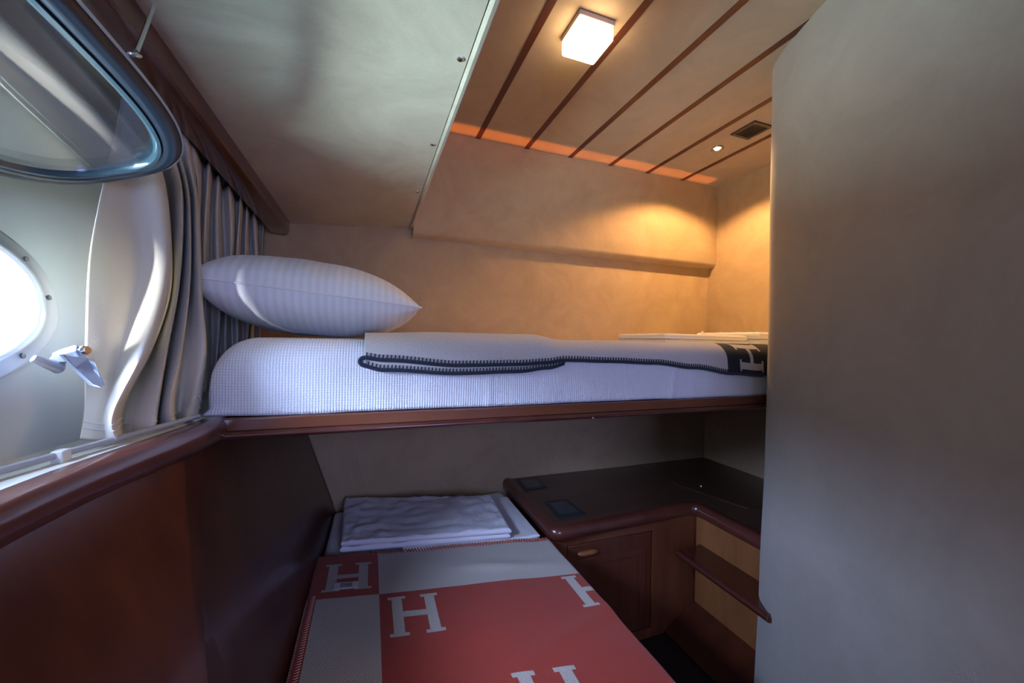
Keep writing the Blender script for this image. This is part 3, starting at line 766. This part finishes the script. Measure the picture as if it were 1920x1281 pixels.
# lifting lid in the corner
lid = obj('lid', MB().prism([(1.262, 1.603), (1.262, 1.31), (1.335, 1.05), (1.70, 1.05), (1.70, 1.603)], lambda p: (p[0], p[1], -0.6140), lambda p: (p[0], p[1], -0.6115)), DESKM, dk, bevel=0.0008)
kp = on(2, -0.607, 1315, 909)
obj('lid_button', MB().cyl((kp.x, kp.y, -0.612), (0, 0, 1), 0.0085, 0.006, 20, bev=0.003), CHROME, lid)
def plate(u0, v0, u1, v1, u2, v2, u3, v3):
    q_ = [on(2, -0.6135, a, b) for a, b in ((u0, v0), (u1, v1), (u2, v2), (u3, v3))]
    o = obj('inset_plate', MB().prism(q_, lambda p: (p.x, p.y, -0.6148), lambda p: (p.x, p.y, -0.6115)), DARK, dk, bevel=0.001, label='dark glassy plate let into the top')
    c_ = sum(q_, Vector())/4
    obj('plate_window', MB().prism([c_.lerp(p, 0.72) for p in q_], lambda p: (p.x, p.y, -0.6118), lambda p: (p.x, p.y, -0.6108)), INSET, o)
plate(968, 899, 1008, 896, 1026, 914, 985, 921)
plate(1020, 942, 1062, 936, 1098, 964, 1048, 972)
# carcass
obj('carcass', MB().box(0.575, 1.20, 1.163, 1.605, ZF, -0.645).box(1.195, 1.705, 0.872, 1.605, ZF, -0.645), CAB, dk)
obj('face_frame', MB().box(0.575, 0.632, 1.150, 1.1625, ZF, -0.650).box(0.985, 1.185, 1.150, 1.1625, ZF, -0.650).box(0.632, 0.985, 1.150, 1.1625, -0.688, -0.650).box(0.632, 0.985, 1.150, 1.1625, ZF, -1.045), CAB, dk, bevel=0.001)
door = obj('door', MB().box(0.635, 0.982, 1.152, 1.1625, -1.042, -0.691), DOORM, dk, bevel=0.003)
obj('door_moulding', MB().box(0.665, 0.690, 1.149, 1.153, -1.015, -0.745).box(0.93, 0.955, 1.149, 1.153, -1.015, -0.745).box(0.69, 0.93, 1.149, 1.153, -0.770, -0.745).box(0.69, 0.93, 1.149, 1.153, -1.015, -0.99), DOORM, door, bevel=0.0015)
pu = MB(); secs = []
for k in range(17):
    t = k/16; x = lerp(0.672, 0.750, t); e = sqrt(max(0.02, 1-(2*t-1)**4))
    secs.append([(x, 1.142+0.010*e*cos(a)*-1+0.006, -0.722+0.009*e*sin(a)) for a in [2*pi*j/12 for j in range(12)]])
obj('door_pull', pu.loft(secs), CABL, door)
obj('side_panel', MB().box(1.183, 1.195, 0.835, 1.1495, -1.05, -0.656), CABL, dk)
obj('corner_strip', MB().box(1.178, 1.186, 1.143, 1.1505, -1.03, -0.656), MAH, dk)
# open shelf with upturned lip
shp = [(1.056, 1.100), (1.075, 1.118), (1.1825, 1.122), (1.1825, 0.835), (1.10, 0.775), (1.058, 0.752), (1.050, 0.757)]
obj('shelf', MB().prism(shp, lambda p: (p[0], p[1], -0.772), lambda p: (p[0], p[1], -0.755)), MAH, dk, bevel=0.003)
lp = [(1.054, 1.100, -0.756), (1.0535, 0.95, -0.756), (1.052, 0.758, -0.756)]
obj('shelf_lip', MB().tube(lp, 0.010, 12), RAILM, dk)
obj('plinth', MB().prism([(1.183, -0.985), (1.183, ZF), (1.045, ZF), (1.045, -1.07)], lambda p: (p[0], 0.80, p[1]), lambda p: (p[0], 1.149, p[1])), PANEL, dk)

# padded corner strip of the back wall under the bunk
cs = MB(); q_ = [(-0.211, -0.20, ), (-0.262, -0.20)]
cs.prism([(-0.275, -0.165), (-0.128, -0.165), (0.006, -0.64), (-0.12, -0.64)], lambda p: (p[0], D-0.0045, p[1]), lambda p: (p[0], D+0.001, p[1]))
struct('trim_4', cs, SUEDE, bevel=0.002)

# ------------------------------------------------------------------ ceiling fittings
lm = thing('ceiling_lamp', (0.525, 0.905, ZC), 'square frosted ceiling lamp glowing between the battens', 'ceiling lamp')
rotl = radians(0)
obj('base', MB().box(0.474, 0.578, 0.855, 0.958, ZC-0.014, ZC), LAMPB, lm, bevel=0.002)
obj('diffuser', MB().box(0.476, 0.576, 0.857, 0.956, ZC-0.052, ZC-0.0145), DIFF, lm, bevel=0.005)
dl = thing('downlight', (1.364, 1.25, ZC), 'tiny round halogen downlight shining in the ceiling corner', 'downlight')
rg = MB(); rg.loft([[(1.364+r_*cos(t), 1.25+r_*sin(t), z) for t in [2*pi*k/32 for k in range(32)]] for r_, z in ((0.026, ZC), (0.025, ZC-0.003), (0.020, ZC-0.004), (0.015, ZC-0.001))], caps=False)
obj('bezel', rg, CHROME, dl)
obj('bulb', MB().cyl((1.364, 1.25, ZC-0.0005), (0, 0, -1), 0.011, 0.003, 20, bev=0.001), BULB, dl)
vn = thing('air_vent', (1.364, 1.095, ZC), 'small dark rectangular air vent in the ceiling by the downlight', 'vent')
obj('frame', MB().box(1.317, 1.412, 1.043, 1.056, ZC-0.006, ZC).box(1.317, 1.412, 1.134, 1.147, ZC-0.006, ZC).box(1.317, 1.330, 1.056, 1.134, ZC-0.006, ZC).box(1.399, 1.412, 1.056, 1.134, ZC-0.006, ZC), DARK, vn, bevel=0.001)
obj('backing', MB().box(1.33, 1.399, 1.056, 1.134, ZC-0.002, ZC), DARK, vn)
sl = MB()
for k in range(5):
    x = 1.337+k*0.0137; sl.prism([(x, ZC-0.005), (x+0.008, ZC-0.003), (x+0.009, ZC-0.002), (x+0.001, ZC-0.004)], lambda p: (p[0], 1.056, p[1]), lambda p: (p[0], 1.134, p[1]))
obj('grille', sl, plain('vent_grille', (0.07, 0.055, 0.05), 0.5), vn)
